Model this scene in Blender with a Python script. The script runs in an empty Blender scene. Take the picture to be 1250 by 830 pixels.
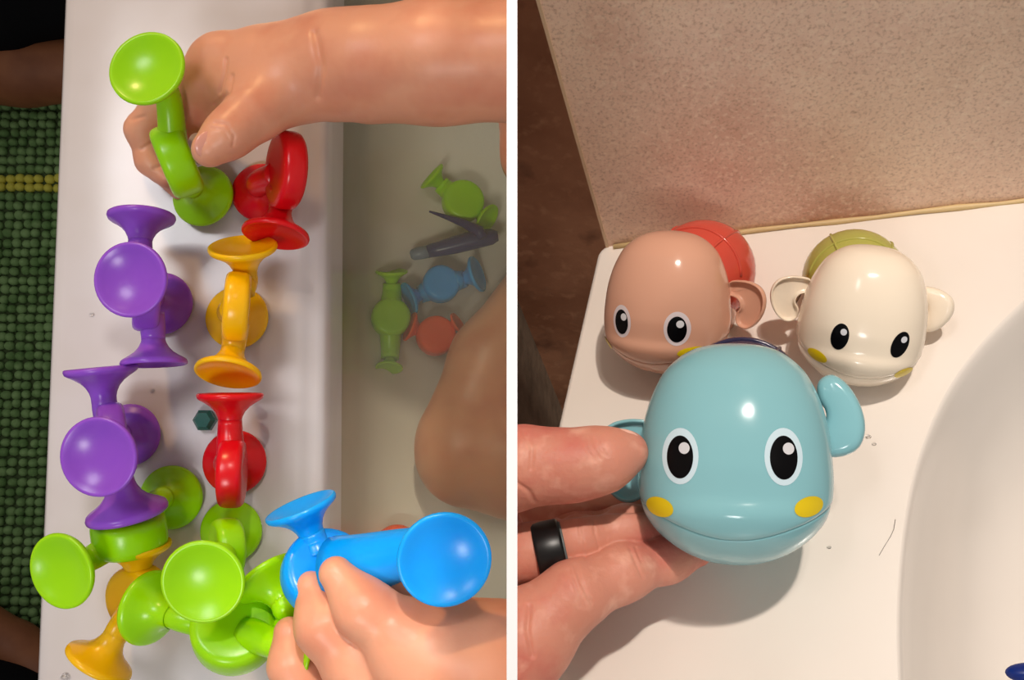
import bpy, bmesh, math, random
import numpy as np
from mathutils import Vector, Matrix

random.seed(4)
S = bpy.context.scene
COL = S.collection

# ------------------------------------------------------------------ camera
PITCH = math.radians(7.0)
CAM = Vector((0.0, 0.0, 0.9963))
cd = bpy.data.cameras.new('camera')
cd.lens = 36.0
cd.sensor_width = 36.0
cd.clip_start = 0.01
cam = bpy.data.objects.new('camera', cd)
cam.location = CAM
cam.rotation_euler = (PITCH, 0, 0)
COL.objects.link(cam)
S.camera = cam
RC = Matrix.Rotation(PITCH, 3, 'X')

# ------------------------------------------------------------------ world, lamps, exposure
S.view_settings.view_transform = 'Standard'
S.view_settings.look = 'None'
S.view_settings.gamma = 1.0
S.view_settings.use_curve_mapping = False
S.view_settings.exposure = 0.0
w = bpy.data.worlds.new('bathroom_ambient')
S.world = w
w.use_nodes = True
w.node_tree.nodes['Background'].inputs[0].default_value = (1.0, 0.95, 0.89, 1)
w.node_tree.nodes['Background'].inputs[1].default_value = 0.27


def spot(name, loc, target, watts, radius, cone, blend, color):
    d = bpy.data.lights.new(name, 'SPOT')
    d.energy = watts
    d.shadow_soft_size = radius
    d.spot_size = math.radians(cone)
    d.spot_blend = blend
    d.color = color
    o = bpy.data.objects.new(name, d)
    o.location = loc
    o.rotation_euler = (Vector(target) - Vector(loc)).to_track_quat('-Z', 'Y').to_euler()
    COL.objects.link(o)
    return o


# left bathroom: broad soft ceiling lamp, plus a warm one further up the tub
spot('ceiling_lamp', (-0.75, 0.60, 2.1), (-0.115, 0.0, 0.5), 40.0, 0.26, 23, 0.5, (0.97, 0.97, 1.0))
spot('added_fill_spot', (-0.33, -0.95, 2.1), (-0.11, 0.0, 0.5), 42.0, 0.2, 18.5, 0.5, (1.0, 0.97, 0.95))  # added fill from the opposite side, softens shadows and lifts the tub floor
spot('warm_ceiling_lamp', (-0.50, 1.40, 1.40), (-0.09, 0.07, 0.53), 40.0, 0.06, 20, 0.5, (1.0, 0.62, 0.28))
# right bathroom: two small downlights
spot('downlight', (0.10, 0.78, 2.0), (0.135, 0.03, 0.68), 61.0, 0.026, 20, 0.45, (1.0, 0.905, 0.81))
spot('second_downlight', (0.012, 0.72, 1.95), (0.135, 0.03, 0.68), 9.0, 0.02, 19, 0.4, (1.0, 0.905, 0.81))

# ------------------------------------------------------------------ where a photo point lies in the room
F = 1250.0


def ray(px, py):
    return RC @ Vector(((px - 625) / F, -(py - 415) / F, -1.0))


def W(px, py, d):
    """point at depth d (metres along the viewing direction)"""
    return CAM + ray(px, py) * d


Z0 = 0.50            # left tub rim height


def L(px, py, h=0.0):
    """point h metres above the left rim"""
    r = ray(px, py)
    return CAM + r * ((Z0 + h - CAM.z) / r.z)


def G(px, py, h=0.0):
    """point h metres above the left floor"""
    r = ray(px, py)
    return CAM + r * ((h - CAM.z) / r.z)


NR = RC @ Vector((-0.25780924, 0.59424116, 0.76184765))     # normal of the right tub rim
HR = 0.316636


def Rt(px, py, h=0.0):
    r = ray(px, py)
    return CAM + r * ((-HR + h) / (NR.dot(r)))


def depth(p):
    return -(RC.transposed() @ (Vector(p) - CAM)).z


# ------------------------------------------------------------------ materials
def lin(c):
    out = []
    for v in c:
        v = v / 255.0
        out.append(v / 12.92 if v <= 0.04045 else ((v + 0.055) / 1.055) ** 2.4)
    return (*out, 1.0)


def mat(name, rgb, rough=0.4, spec=0.5, sss=0.0, sss_r=(1, 0.4, 0.25), sss_scale=0.003, noise=None, bump=None,
        coat=0.0, trans=0.0):
    """noise: (rgb2, scale, detail, lo, hi) list; bump: (scale, strength, distance)"""
    m = bpy.data.materials.new(name)
    m.use_nodes = True
    nt = m.node_tree
    b = nt.nodes['Principled BSDF']
    b.inputs['Base Color'].default_value = lin(rgb)
    b.inputs['Roughness'].default_value = rough
    b.inputs['Specular IOR Level'].default_value = spec
    if coat:
        b.inputs['Coat Weight'].default_value = coat
        b.inputs['Coat Roughness'].default_value = 0.08
    if sss:
        b.inputs['Subsurface Weight'].default_value = sss
        b.inputs['Subsurface Radius'].default_value = sss_r
        b.inputs['Subsurface Scale'].default_value = sss_scale
    tc = None
    if noise or bump:
        tc = nt.nodes.new('ShaderNodeTexCoord')
    if noise:
        prev = None
        for (rgb2, scale, detail, lo, hi) in noise:
            n = nt.nodes.new('ShaderNodeTexNoise')
            n.inputs['Scale'].default_value = scale
            n.inputs['Detail'].default_value = detail
            nt.links.new(tc.outputs['Object'], n.inputs['Vector'])
            r = nt.nodes.new('ShaderNodeMapRange')
            r.inputs['From Min'].default_value = lo
            r.inputs['From Max'].default_value = hi
            nt.links.new(n.outputs['Fac'], r.inputs['Value'])
            mx = nt.nodes.new('ShaderNodeMix')
            mx.data_type = 'RGBA'
            nt.links.new(r.outputs['Result'], mx.inputs['Factor'])
            if prev is None:
                mx.inputs[6].default_value = lin(rgb)
            else:
                nt.links.new(prev, mx.inputs[6])
            mx.inputs[7].default_value = lin(rgb2)
            prev = mx.outputs[2]
        nt.links.new(prev, b.inputs['Base Color'])
    if bump:
        n = nt.nodes.new('ShaderNodeTexNoise')
        n.inputs['Scale'].default_value = bump[0]
        n.inputs['Detail'].default_value = 4
        nt.links.new(tc.outputs['Object'], n.inputs['Vector'])
        bp = nt.nodes.new('ShaderNodeBump')
        bp.inputs['Strength'].default_value = bump[1]
        bp.inputs['Distance'].default_value = bump[2]
        nt.links.new(n.outputs['Fac'], bp.inputs['Height'])
        nt.links.new(bp.outputs['Normal'], b.inputs['Normal'])
    return m


M = {}
M['enamel_left'] = mat('white_enamel', (214, 209, 211), 0.22, 0.5, noise=[((206, 198, 196), 14, 3, 0.45, 0.75)])
M['enamel_right'] = mat('cream_enamel', (238, 228, 218), 0.2, 0.5, noise=[((228, 217, 206), 10, 3, 0.4, 0.8)])
M['panel'] = mat('white_panel', (246, 246, 246), 0.6, 0.2)
M['tile'] = mat('beige_tile', (240, 208, 186), 0.5, 0.3, noise=[
    ((222, 188, 162), 9, 4, 0.42, 0.66), ((244, 214, 188), 22, 3, 0.5, 0.75),
    ((214, 166, 144), 12, 6, 0.56, 0.75),
    ((176, 140, 118), 900, 5, 0.50, 0.85), ((248, 224, 200), 500, 4, 0.5, 0.85)], bump=(260, 0.25, 0.0006))
M['shaded_tile'] = mat('shaded_tile', (206, 150, 116), 0.6, 0.2, noise=[  # same tile as the back wall, recess shade put into a browner colour
    ((160, 108, 78), 14, 5, 0.45, 0.7), ((222, 168, 132), 120, 4, 0.55, 0.85), ((118, 78, 58), 30, 6, 0.6, 0.75)],
    bump=(200, 0.3, 0.0008))
M['grey_tile'] = mat('grey_brown_plaster', (134, 116, 98), 0.8, 0.2, noise=[((110, 94, 78), 60, 4, 0.4, 0.7)],
                     bump=(120, 0.6, 0.002))
M['trim'] = mat('pale_edge_trim', (214, 184, 150), 0.4)
M['caulk'] = mat('yellowed_caulk', (206, 178, 128), 0.5)
M['floor'] = mat('dark_floor', (52, 44, 38), 0.6)
M['mat_base'] = mat('mat_backing', (84, 100, 66), 0.95, 0.1)
M['mat_green'] = mat('green_chenille', (136, 168, 112), 0.95, 0.1, noise=[((102, 136, 82), 60, 3, 0.4, 0.65)],
                     bump=(700, 0.5, 0.001))
M['mat_yellow'] = mat('yellow_chenille', (212, 206, 90), 0.95, 0.1, bump=(700, 0.5, 0.001))
M['black'] = mat('black_cloth', (14, 14, 16), 0.9, 0.1, bump=(90, 0.4, 0.002))


def silicone(name, rgb):
    return mat(name, rgb, 0.27, 0.40, sss=0.5, sss_r=(1, 1, 1), sss_scale=0.004, bump=(160, 0.08, 0.0008))


M['lime'] = silicone('lime_silicone', (158, 222, 2))
M['purple'] = silicone('purple_silicone', (146, 80, 204))
M['yellow'] = silicone('yellow_silicone', (252, 190, 4))
M['red'] = silicone('red_silicone', (216, 10, 22))
M['blue'] = silicone('blue_silicone', (4, 158, 250))
M['orange'] = silicone('orange_silicone', (255, 84, 0))
M['navy'] = silicone('navy_plastic', (28, 42, 96))
M['pale_tip'] = silicone('pale_blue_tip', (120, 140, 170))
M['teal'] = silicone('dark_teal_plastic', (10, 84, 74))
M['child_skin'] = mat('child_skin', (226, 160, 128), 0.38, 0.4, sss=0.2, sss_scale=0.004,
                      noise=[((214, 140, 110), 38, 3, 0.45, 0.7)], bump=(420, 0.12, 0.0006))
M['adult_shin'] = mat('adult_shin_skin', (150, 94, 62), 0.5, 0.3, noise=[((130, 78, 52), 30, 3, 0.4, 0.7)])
M['adult_skin'] = mat('adult_skin', (212, 142, 120), 0.5, 0.4, sss=0.2, sss_scale=0.003,
                      noise=[((204, 112, 98), 55, 4, 0.46, 0.68), ((232, 172, 150), 130, 3, 0.55, 0.8)],
                      bump=(520, 0.28, 0.0008))
M['nail'] = mat('finger_nail', (244, 190, 172), 0.2, 0.5)
M['child_nail'] = mat('child_nail', (228, 160, 140), 0.22, 0.5)
M['ring'] = mat('black_silicone_ring', (16, 16, 17), 0.35, 0.4)
M['ring_edge'] = mat('grey_ring_lining', (92, 100, 100), 0.4)


def plastic(name, rgb):
    return mat(name, rgb, 0.14, 0.42)


M['w_blue'] = plastic('pale_blue_plastic', (136, 190, 198))
M['w_navy'] = plastic('dark_indigo_plastic', (48, 42, 72))
M['w_peach'] = plastic('peach_plastic', (216, 162, 136))
M['w_red'] = plastic('coral_red_plastic', (206, 78, 62))
M['w_cream'] = plastic('cream_plastic', (244, 228, 206))
M['w_olive'] = plastic('olive_green_plastic', (176, 172, 84))
M['eye_white'] = plastic('eye_white_print', (206, 228, 238))
M['eye_grey'] = plastic('eye_pale_print', (220, 206, 208))
M['pupil'] = mat('black_print', (5, 4, 6), 0.35, 0.15)
M['glint'] = mat('pale_glint_print', (214, 214, 218), 0.3)
M['cheek'] = mat('yellow_cheek_print', (226, 196, 14), 0.35)
M['hole'] = mat('dark_socket', (30, 12, 10), 0.7)
M['hair'] = mat('dark_hair', (80, 66, 62), 0.5)
M['drop'] = bpy.data.materials.new('clear_water_drop')
M['drop'].use_nodes = True
_b = M['drop'].node_tree.nodes['Principled BSDF']
_b.inputs['Base Color'].default_value = (1, 1, 1, 1)
_b.inputs['Roughness'].default_value = 0.03
_b.inputs['Transmission Weight'].default_value = 1.0
_b.inputs['IOR'].default_value = 1.33

# murky bath water: clear film with a soapy haze and a soft gloss
wm = bpy.data.materials.new('murky_bath_water')
wm.use_nodes = True
nt = wm.node_tree
for n in list(nt.nodes):
    nt.nodes.remove(n)
out = nt.nodes.new('ShaderNodeOutputMaterial')
tr = nt.nodes.new('ShaderNodeBsdfTransparent')
tr.inputs[0].default_value = (0.83, 0.82, 0.69, 1)
df = nt.nodes.new('ShaderNodeBsdfDiffuse')
df.inputs[0].default_value = lin((196, 190, 166))
gl = nt.nodes.new('ShaderNodeBsdfGlossy')
gl.inputs['Roughness'].default_value = 0.06
fr = nt.nodes.new('ShaderNodeFresnel')
fr.inputs[0].default_value = 1.33
m1 = nt.nodes.new('ShaderNodeMixShader')
m1.inputs[0].default_value = 0.11
m2 = nt.nodes.new('ShaderNodeMixShader')
nz = nt.nodes.new('ShaderNodeTexNoise')
nz.inputs['Scale'].default_value = 22
tcw = nt.nodes.new('ShaderNodeTexCoord')
bpn = nt.nodes.new('ShaderNodeBump')
bpn.inputs['Strength'].default_value = 0.25
bpn.inputs['Distance'].default_value = 0.004
nt.links.new(tcw.outputs['Object'], nz.inputs['Vector'])
nt.links.new(nz.outputs['Fac'], bpn.inputs['Height'])
nt.links.new(bpn.outputs['Normal'], gl.inputs['Normal'])
nt.links.new(bpn.outputs['Normal'], fr.inputs['Normal'])
nt.links.new(tr.outputs[0], m1.inputs[1])
nt.links.new(df.outputs[0], m1.inputs[2])
nt.links.new(fr.outputs[0], m2.inputs[0])
nt.links.new(m1.outputs[0], m2.inputs[1])
nt.links.new(gl.outputs[0], m2.inputs[2])
nt.links.new(m2.outputs[0], out.inputs[0])
M['water'] = wm


# ------------------------------------------------------------------ builders
def thing(name, label, cat, loc, group=None):
    o = bpy.data.objects.new(name, None)
    o.empty_display_size = 0.01
    o.location = loc
    COL.objects.link(o)
    o['label'] = label
    o['category'] = cat
    if group:
        o['group'] = group
    return o


def world_loc(o):
    v = Vector((0, 0, 0))
    while o is not None:
        v += o.location
        o = o.parent
    return v


def link_mesh(name, me, m, parent=None, smooth=True):
    if smooth:
        me.polygons.foreach_set('use_smooth', [True] * len(me.polygons))
    me.materials.append(m)
    o = bpy.data.objects.new(name, me)
    COL.objects.link(o)
    if parent is not None:
        off = world_loc(parent)
        me.transform(Matrix.Translation(-off))
        o.parent = parent
    return o


def from_bm(name, bm, m, parent=None, smooth=True):
    bmesh.ops.recalc_face_normals(bm, faces=bm.faces)
    me = bpy.data.meshes.new(name)
    bm.to_mesh(me)
    bm.free()
    return link_mesh(name, me, m, parent, smooth)


def clip_right(bm):
    """the right bathroom ends at the partition panel"""
    bmesh.ops.bisect_plane(bm, geom=bm.verts[:] + bm.edges[:] + bm.faces[:], plane_co=(XR, 0, 0), plane_no=(-1, 0, 0), clear_outer=True)
    return bm


def own_origin(o):
    """put the origin of a top-level mesh at its base"""
    me = o.data
    n = len(me.vertices)
    a = np.empty(n * 3, dtype=np.float32)
    me.vertices.foreach_get('co', a)
    a = a.reshape(-1, 3)
    c = Vector(((a[:, 0].min() + a[:, 0].max()) / 2, (a[:, 1].min() + a[:, 1].max()) / 2, a[:, 2].min()))
    me.transform(Matrix.Translation(-c))
    o.location = c
    return o


def tag(o, label, cat, group=None):
    o['label'] = label
    o['category'] = cat
    if group:
        o['group'] = group
    return own_origin(o)


def frame(axis, hint=(0, 1, 0)):
    z = Vector(axis).normalized()
    h = Vector(hint)
    if abs(z.dot(h.normalized())) > 0.95:
        h = Vector((1, 0, 0.2))
    x = h.cross(z).normalized()
    y = z.cross(x)
    return x, y, z


def add_lathe(bm, prof, origin, axis, seg=36, sx=1.0, sy=1.0, hint=(0, 1, 0)):
    x, y, z = frame(axis, hint)
    origin = Vector(origin)
    rings = []
    for (r, h) in prof:
        if r < 1e-7:
            rings.append([bm.verts.new(origin + z * h)])
        else:
            rings.append([bm.verts.new(origin + z * h + x * (r * sx * math.cos(2 * math.pi * k / seg))
                                       + y * (r * sy * math.sin(2 * math.pi * k / seg))) for k in range(seg)])
    for a, b in zip(rings[:-1], rings[1:]):
        for k in range(seg):
            k2 = (k + 1) % seg
            if len(a) == 1 and len(b) > 1:
                bm.faces.new((a[0], b[k], b[k2]))
            elif len(b) == 1 and len(a) > 1:
                bm.faces.new((a[k], a[k2], b[0]))
            elif len(a) > 1:
                bm.faces.new((a[k], a[k2], b[k2], b[k]))


def add_tube(bm, pts, radii, seg=18, caps=True):
    pts = [Vector(p) for p in pts]
    n = len(pts)
    prev = None
    rings = []
    for i, p in enumerate(pts):
        t = (pts[min(i + 1, n - 1)] - pts[max(i - 1, 0)]).normalized()
        if prev is None:
            x = t.orthogonal().normalized()
        else:
            x = (prev - t * prev.dot(t)).normalized()
        prev = x
        y = t.cross(x)
        rings.append([bm.verts.new(p + (x * math.cos(2 * math.pi * k / seg) + y * math.sin(2 * math.pi * k / seg)) * radii[i])
                      for k in range(seg)])
    for a, b in zip(rings[:-1], rings[1:]):
        for k in range(seg):
            bm.faces.new((a[k], a[(k + 1) % seg], b[(k + 1) % seg], b[k]))
    if caps:
        bm.faces.new(rings[0][::-1])
        bm.faces.new(rings[-1])


def bez(p0, p1, p2, p3, n=12):
    out = []
    for i in range(n + 1):
        t = i / n
        out.append(p0 * (1 - t) ** 3 + p1 * (3 * t * (1 - t) ** 2) + p2 * (3 * t * t * (1 - t)) + p3 * t ** 3)
    return out


def add_ellipsoid(bm, c, rx, ry, rz, X=(1, 0, 0), Y=(0, 1, 0), Z=(0, 0, 1), u=28, v=18):
    mtx = Matrix((Vector(X) * rx, Vector(Y) * ry, Vector(Z) * rz)).transposed().to_4x4()
    mtx.translation = Vector(c)
    bmesh.ops.create_uvsphere(bm, u_segments=u, v_segments=v, radius=1.0, matrix=mtx)


def add_box(bm, o, ex, ey, ez, x0, x1, y0, y1, z0, z1):
    vs = [bm.verts.new(Vector(o) + Vector(ex) * x + Vector(ey) * y + Vector(ez) * z)
          for x in (x0, x1) for y in (y0, y1) for z in (z0, z1)]
    for f in ((0, 1, 3, 2), (4, 6, 7, 5), (0, 4, 5, 1), (2, 3, 7, 6), (0, 2, 6, 4), (1, 5, 7, 3)):
        bm.faces.new([vs[i] for i in f])


# --- bodies: one continuous skin from round cones blended together, meshed by surface nets
def smin(a, b, k):
    h = np.clip(0.5 + 0.5 * (b - a) / k, 0, 1)
    return b + (a - b) * h - k * h * (1 - h)


def round_cone(P, a, b, ra, rb):
    a = np.array(a, dtype=np.float32)
    b = np.array(b, dtype=np.float32)
    ba = b - a
    l2 = float(ba @ ba) + 1e-12
    t = np.clip(((P - a) @ ba) / l2, 0, 1)
    d = P - a - t[..., None] * ba
    return np.sqrt((d * d).sum(-1)) - (ra + (rb - ra) * t)


def chain(pts, k=0.004):
    """pts: list of (Vector, radius)"""
    return ([(pts[i][0], pts[i + 1][0], pts[i][1], pts[i + 1][1]) for i in range(len(pts) - 1)], k)


def skin(groups, voxel, k_join=0.003, cuts=(), half=None):
    """groups: list of (prims, k[, k_join]); half: ('max'|'min', x) keeps one side of the panel"""
    lo = np.array([1e9] * 3)
    hi = -lo
    for g in groups:
        for (a, b, ra, rb) in g[0]:
            for p, r in ((a, ra), (b, rb)):
                lo = np.minimum(lo, np.array(p) - r)
                hi = np.maximum(hi, np.array(p) + r)
    lo -= 3 * voxel
    hi += 3 * voxel
    if half:
        if half[0] == 'max':
            hi[0] = min(hi[0], half[1] + 3 * voxel)
        else:
            lo[0] = max(lo[0], half[1] - 3 * voxel)
    n = np.ceil((hi - lo) / voxel).astype(int) + 1
    ax = [lo[i] + voxel * np.arange(n[i]) for i in range(3)]
    P = np.stack(np.meshgrid(*ax, indexing='ij'), -1).astype(np.float32)
    D = None
    for g in groups:
        d = None
        for (a, b, ra, rb) in g[0]:
            e = round_cone(P, a, b, ra, rb)
            d = e if d is None else smin(d, e, g[1])
        kj = g[2] if len(g) > 2 else k_join
        D = d if D is None else smin(D, d, kj)
    for (a, b, r, k) in cuts:
        e = -round_cone(P, a, b, r, r)
        D = -smin(-D, -e, k)
    if half:
        D = np.maximum(D, P[..., 0] - half[1]) if half[0] == 'max' else np.maximum(D, half[1] - P[..., 0])
    return surface_nets(D, lo, voxel)


def surface_nets(D, lo, voxel):
    inside = D < 0
    nx, ny, nz_ = D.shape
    cs = np.zeros((nx - 1, ny - 1, nz_ - 1), dtype=np.int8)
    offs = [(i, j, k) for i in (0, 1) for j in (0, 1) for k in (0, 1)]
    for (i, j, k) in offs:
        cs += inside[i:nx - 1 + i, j:ny - 1 + j, k:nz_ - 1 + k]
    act = (cs > 0) & (cs < 8)
    idx = np.argwhere(act)
    num = -np.ones(act.shape, dtype=np.int64)
    num[act] = np.arange(len(idx))
    acc = np.zeros((len(idx), 3))
    cnt = np.zeros(len(idx))
    for a in offs:
        for axn in range(3):
            if a[axn] == 1:
                continue
            b = list(a)
            b[axn] = 1
            va = D[idx[:, 0] + a[0], idx[:, 1] + a[1], idx[:, 2] + a[2]]
            vb = D[idx[:, 0] + b[0], idx[:, 1] + b[1], idx[:, 2] + b[2]]
            cr = (va < 0) != (vb < 0)
            t = np.where(cr, va / np.where(cr, va - vb, 1), 0)
            p = np.tile(np.array(a, dtype=float), (len(idx), 1))
            p[:, axn] = t
            acc[cr] += p[cr]
            cnt[cr] += 1
    verts = (idx + acc / cnt[:, None]) * voxel + lo
    quads = []
    for axn in range(3):
        o1, o2 = [(1, 2), (2, 0), (0, 1)][axn]
        sl_a = [slice(None)] * 3
        sl_b = [slice(None)] * 3
        sl_a[axn] = slice(0, -1)
        sl_b[axn] = slice(1, None)
        A = inside[tuple(sl_a)]
        B = inside[tuple(sl_b)]
        e = np.argwhere(A != B)
        ok = (e[:, o1] > 0) & (e[:, o2] > 0) & (e[:, o1] < D.shape[o1] - 1) & (e[:, o2] < D.shape[o2] - 1)
        e = e[ok]
        flip = ~A[e[:, 0], e[:, 1], e[:, 2]]
        q = []
        for (d1, d2) in ((1, 1), (0, 1), (0, 0), (1, 0)):
            c = e.copy()
            c[:, o1] -= d1
            c[:, o2] -= d2
            q.append(num[c[:, 0], c[:, 1], c[:, 2]])
        q = np.stack(q, 1)
        q[flip] = q[flip][:, ::-1]
        quads.append(q)
    return verts, np.concatenate(quads)


def wrinkle(net, line, wpx, dep, dmax):
    """press a fold into the skin along a line"""
    Vv, Q = net
    Rn = np.array(RC)
    q = (Vv - np.array(CAM)) @ Rn
    d = -q[:, 2]
    X = 625 + F * q[:, 0] / d
    Y = 415 - F * q[:, 1] / d
    # outward normals
    n = np.zeros_like(Vv)
    fn = np.cross(Vv[Q[:, 2]] - Vv[Q[:, 0]], Vv[Q[:, 3]] - Vv[Q[:, 1]])
    for k in range(4):
        np.add.at(n, Q[:, k], fn)
    n /= np.linalg.norm(n, axis=1)[:, None] + 1e-12
    best = np.full(len(Vv), 1e9)
    for (ax_, ay_), (bx_, by_) in zip(line[:-1], line[1:]):
        l2 = (bx_ - ax_) ** 2 + (by_ - ay_) ** 2
        t = np.clip(((X - ax_) * (bx_ - ax_) + (Y - ay_) * (by_ - ay_)) / l2, 0, 1)
        best = np.minimum(best, np.hypot(X - ax_ - t * (bx_ - ax_), Y - ay_ - t * (by_ - ay_)))
    a = dep * np.exp(-(best / wpx) ** 2)
    a[(d > dmax) | (best > 4 * wpx)] = 0
    facing = np.einsum('ij,ij->i', n, np.array(CAM) - Vv) > 0
    a[~facing] = 0
    Vv -= n * a[:, None]


def net_mesh(name, nets, m, parent):
    """nets: list of (verts, quads) joined into one mesh"""
    V = np.concatenate([n[0] for n in nets])
    off = 0
    Q = []
    for n in nets:
        Q.append(n[1] + off)
        off += len(n[0])
    Q = np.concatenate(Q)
    me = bpy.data.meshes.new(name)
    me.vertices.add(len(V))
    me.vertices.foreach_set('co', V.astype(np.float32).ravel())
    me.loops.add(len(Q) * 4)
    me.loops.foreach_set('vertex_index', Q.astype(np.int32).ravel())
    me.polygons.add(len(Q))
    me.polygons.foreach_set('loop_start', np.arange(0, len(Q) * 4, 4, dtype=np.int32))
    me.update(calc_edges=True)
    me.validate()
    return link_mesh(name, me, m, parent)


# ================================================================== SETTING
def structure(o, label=None):
    o['kind'] = 'structure'
    if label:
        o['label'] = label
    return o


# the thin white partition panel between the two baths
bm = bmesh.new()
PT = 0.000626
p_top = W(625, 415, 0.12)
fwd = RC @ Vector((0, 0, -1))
upv = RC @ Vector((0, 1, 0))
add_box(bm, p_top, Vector((1, 0, 0)), upv, fwd, -PT, PT, -0.75, 0.75, 0.0, 0.98)
structure(from_bm('wall_middle', bm, M['panel'], None, False), 'thin white partition panel between the two bathtubs')
XL, XR = -PT - 0.0002, PT + 0.0002

# ---- left bathroom
bm = bmesh.new()
add_box(bm, (0, 0, 0), (1, 0, 0), (0, 1, 0), (0, 0, 1), -1.4, XL, -0.9, 1.2, -0.03, 0.0)
structure(from_bm('floor', bm, M['floor'], None, False), 'dark bathroom floor under the green mat')

T_AX = Vector((-0.01424, 1, 0))
prof = [(-0.2235, 0.0), (-0.2240, 0.30), (-0.2262, 0.47), (-0.2268, 0.489), (-0.2258, 0.4955), (-0.2232, 0.4990), (-0.2190, 0.5000),
        (-0.190, 0.5002), (-0.150, 0.5001), (-0.112, 0.5000), (-0.1050, 0.4997), (-0.1025, 0.4985), (-0.1005, 0.4968), (-0.0985, 0.4952),
        (-0.0960, 0.4940), (-0.0935, 0.4925), (-0.0917, 0.489), (-0.0908, 0.480), (-0.0900, 0.450), (-0.0870, 0.415), (-0.0820, 0.402), (-0.0700, 0.393),
        (-0.045, 0.388), (-0.02, 0.386), (XL, 0.385)]
bm = bmesh.new()
ys = [-0.5, -0.25, 0, 0.25, 0.5, 0.9]
rows = []
for y in ys:
    rows.append([bm.verts.new((min(s + T_AX.x * y, XL), y, z)) for (s, z) in prof])
for a, b in zip(rows[:-1], rows[1:]):
    for k in range(len(prof) - 1):
        bm.faces.new((a[k], a[k + 1], b[k + 1], b[k]))
tub = structure(from_bm('trim_1', bm, M['enamel_left'], None), 'white enamel bathtub with a broad flat rim')
tub.name = 'bathtub'
tub['category'] = 'bathtub'
del tub['kind']

bm = bmesh.new()
ZW = 0.452
nxw, nyw = 6, 12
gv = [[bm.verts.new((-0.0907 + (XL + 0.0907) * i / nxw + (-0.01424 * (-0.5 + 1.4 * j / nyw)) * (1 - i / nxw), -0.5 + 1.4 * j / nyw, ZW))
       for i in range(nxw + 1)] for j in range(nyw + 1)]
for j in range(nyw):
    for i in range(nxw):
        bm.faces.new((gv[j][i], gv[j][i + 1], gv[j + 1][i + 1], gv[j + 1][i]))
wo = tag(from_bm('bath_water', bm, M['water'], None), 'murky grey-green bath water filling the white tub', 'water')
wo['kind'] = 'stuff'

# green chenille mat on the floor
mt = thing('bath_mat', 'green chenille bath mat with a yellow stripe beside the tub', 'bath mat', (-0.42, -0.05, 0.0))
y_top = G(20, 118).y
y_bot = G(20, 850).y
bm = bmesh.new()
add_box(bm, (0, 0, 0), (1, 0, 0), (0, 1, 0), (0, 0, 1), -0.62, -0.232, y_bot, y_top, 0.0005, 0.006)
from_bm('backing', bm, M['mat_base'], mt, False)
bmg, bmy = bmesh.new(), bmesh.new()
ystr0, ystr1 = G(20, 240).y, G(20, 214).y
rowp = 0.0093
nr = int((y_top - y_bot) / rowp)
for j in range(nr):
    y = y_bot + rowp * (j + 0.5)
    tgt = bmy if ystr0 < y < ystr1 else bmg
    for i in range(17):
        x = -0.58 + 0.0093 * i + random.uniform(-0.0012, 0.0012)
        mtx = Matrix.Translation((x, y + random.uniform(-0.001, 0.001), 0.0075 + random.uniform(-0.0008, 0.0008))) @ Matrix.Diagonal(
            (0.0049 * random.uniform(0.9, 1.1), 0.0046 * random.uniform(0.9, 1.1), 0.0062, 1))
        bmesh.ops.create_icosphere(tgt, subdivisions=2, radius=1.0, matrix=mtx)
o = from_bm('pile', bmg, M['mat_green'], mt)
o['kind'] = 'stuff'
o = from_bm('stripe_pile', bmy, M['mat_yellow'], mt)
o['kind'] = 'stuff'
o['label'] = 'yellow stripe across the mat'

# ---- right bathroom
C0 = Rt(738, 301)
EX = (Rt(1250, 243) - C0).normalized()
EZ = NR.normalized()
EY = EZ.cross(EX).normalized()             # away from the viewer, into the wall


def rf(p):
    d = Vector(p) - C0
    return d.dot(EX), d.dot(EY)


def RP(x, y, z=0.0):
    return C0 + EX * x + EY * y + EZ * z


bm = bmesh.new()
add_box(bm, C0, EX, EY, EZ, 0.0018, 0.62, 0.0, 0.016, -0.35, 0.42)
structure(from_bm('wall_back', bm, M['tile'], None, False), 'speckled beige tiled wall behind the cream tub')
bm = bmesh.new()
add_box(bm, C0, EX, EY, EZ, 0.0006, 0.0018, -0.0006, 0.017, -0.35, 0.42)
structure(from_bm('trim_1', bm, M['trim'], None, False), 'pale edge strip on the corner of the beige wall')
bm = bmesh.new()
pts = [RP(0.004 + 0.6 * i / 40, -0.0012, 0.0006 + 0.0004 * math.sin(i * 1.7)) for i in range(41)]
add_tube(bm, pts, [0.0011 + 0.0003 * math.sin(i * 2.3) for i in range(41)], 8)
structure(from_bm('trim_2', bm, M['caulk'], None), 'yellowed bead of caulk between tub and beige wall')

# recess left of the tub: tile wall with its shade painted brown, with a grey-brown return
RB = 0.12


def on_plane(px, py, yoff):
    r = ray(px, py)
    q = C0 + EY * yoff
    return CAM + r * ((q - CAM).dot(EY) / r.dot(EY))


xc = (on_plane(662, 440, RB) - C0).dot(EX)
bm = bmesh.new()
add_box(bm, C0, EX, EY, EZ, xc, 0.3, RB, RB + 0.02, -0.5, 0.45)
structure(from_bm('wall_recess', clip_right(bm), M['shaded_tile'], None, False), 'mottled tile wall in the recess beside the tub, its shade painted brown')
bm = bmesh.new()
add_box(bm, C0, EX, EY, EZ, xc - 0.02, xc, -0.12, RB + 0.02, -0.5, 0.45)
structure(from_bm('wall_left', clip_right(bm), M['grey_tile'], None, False), 'grey-brown wall at the end of the recess')

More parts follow.
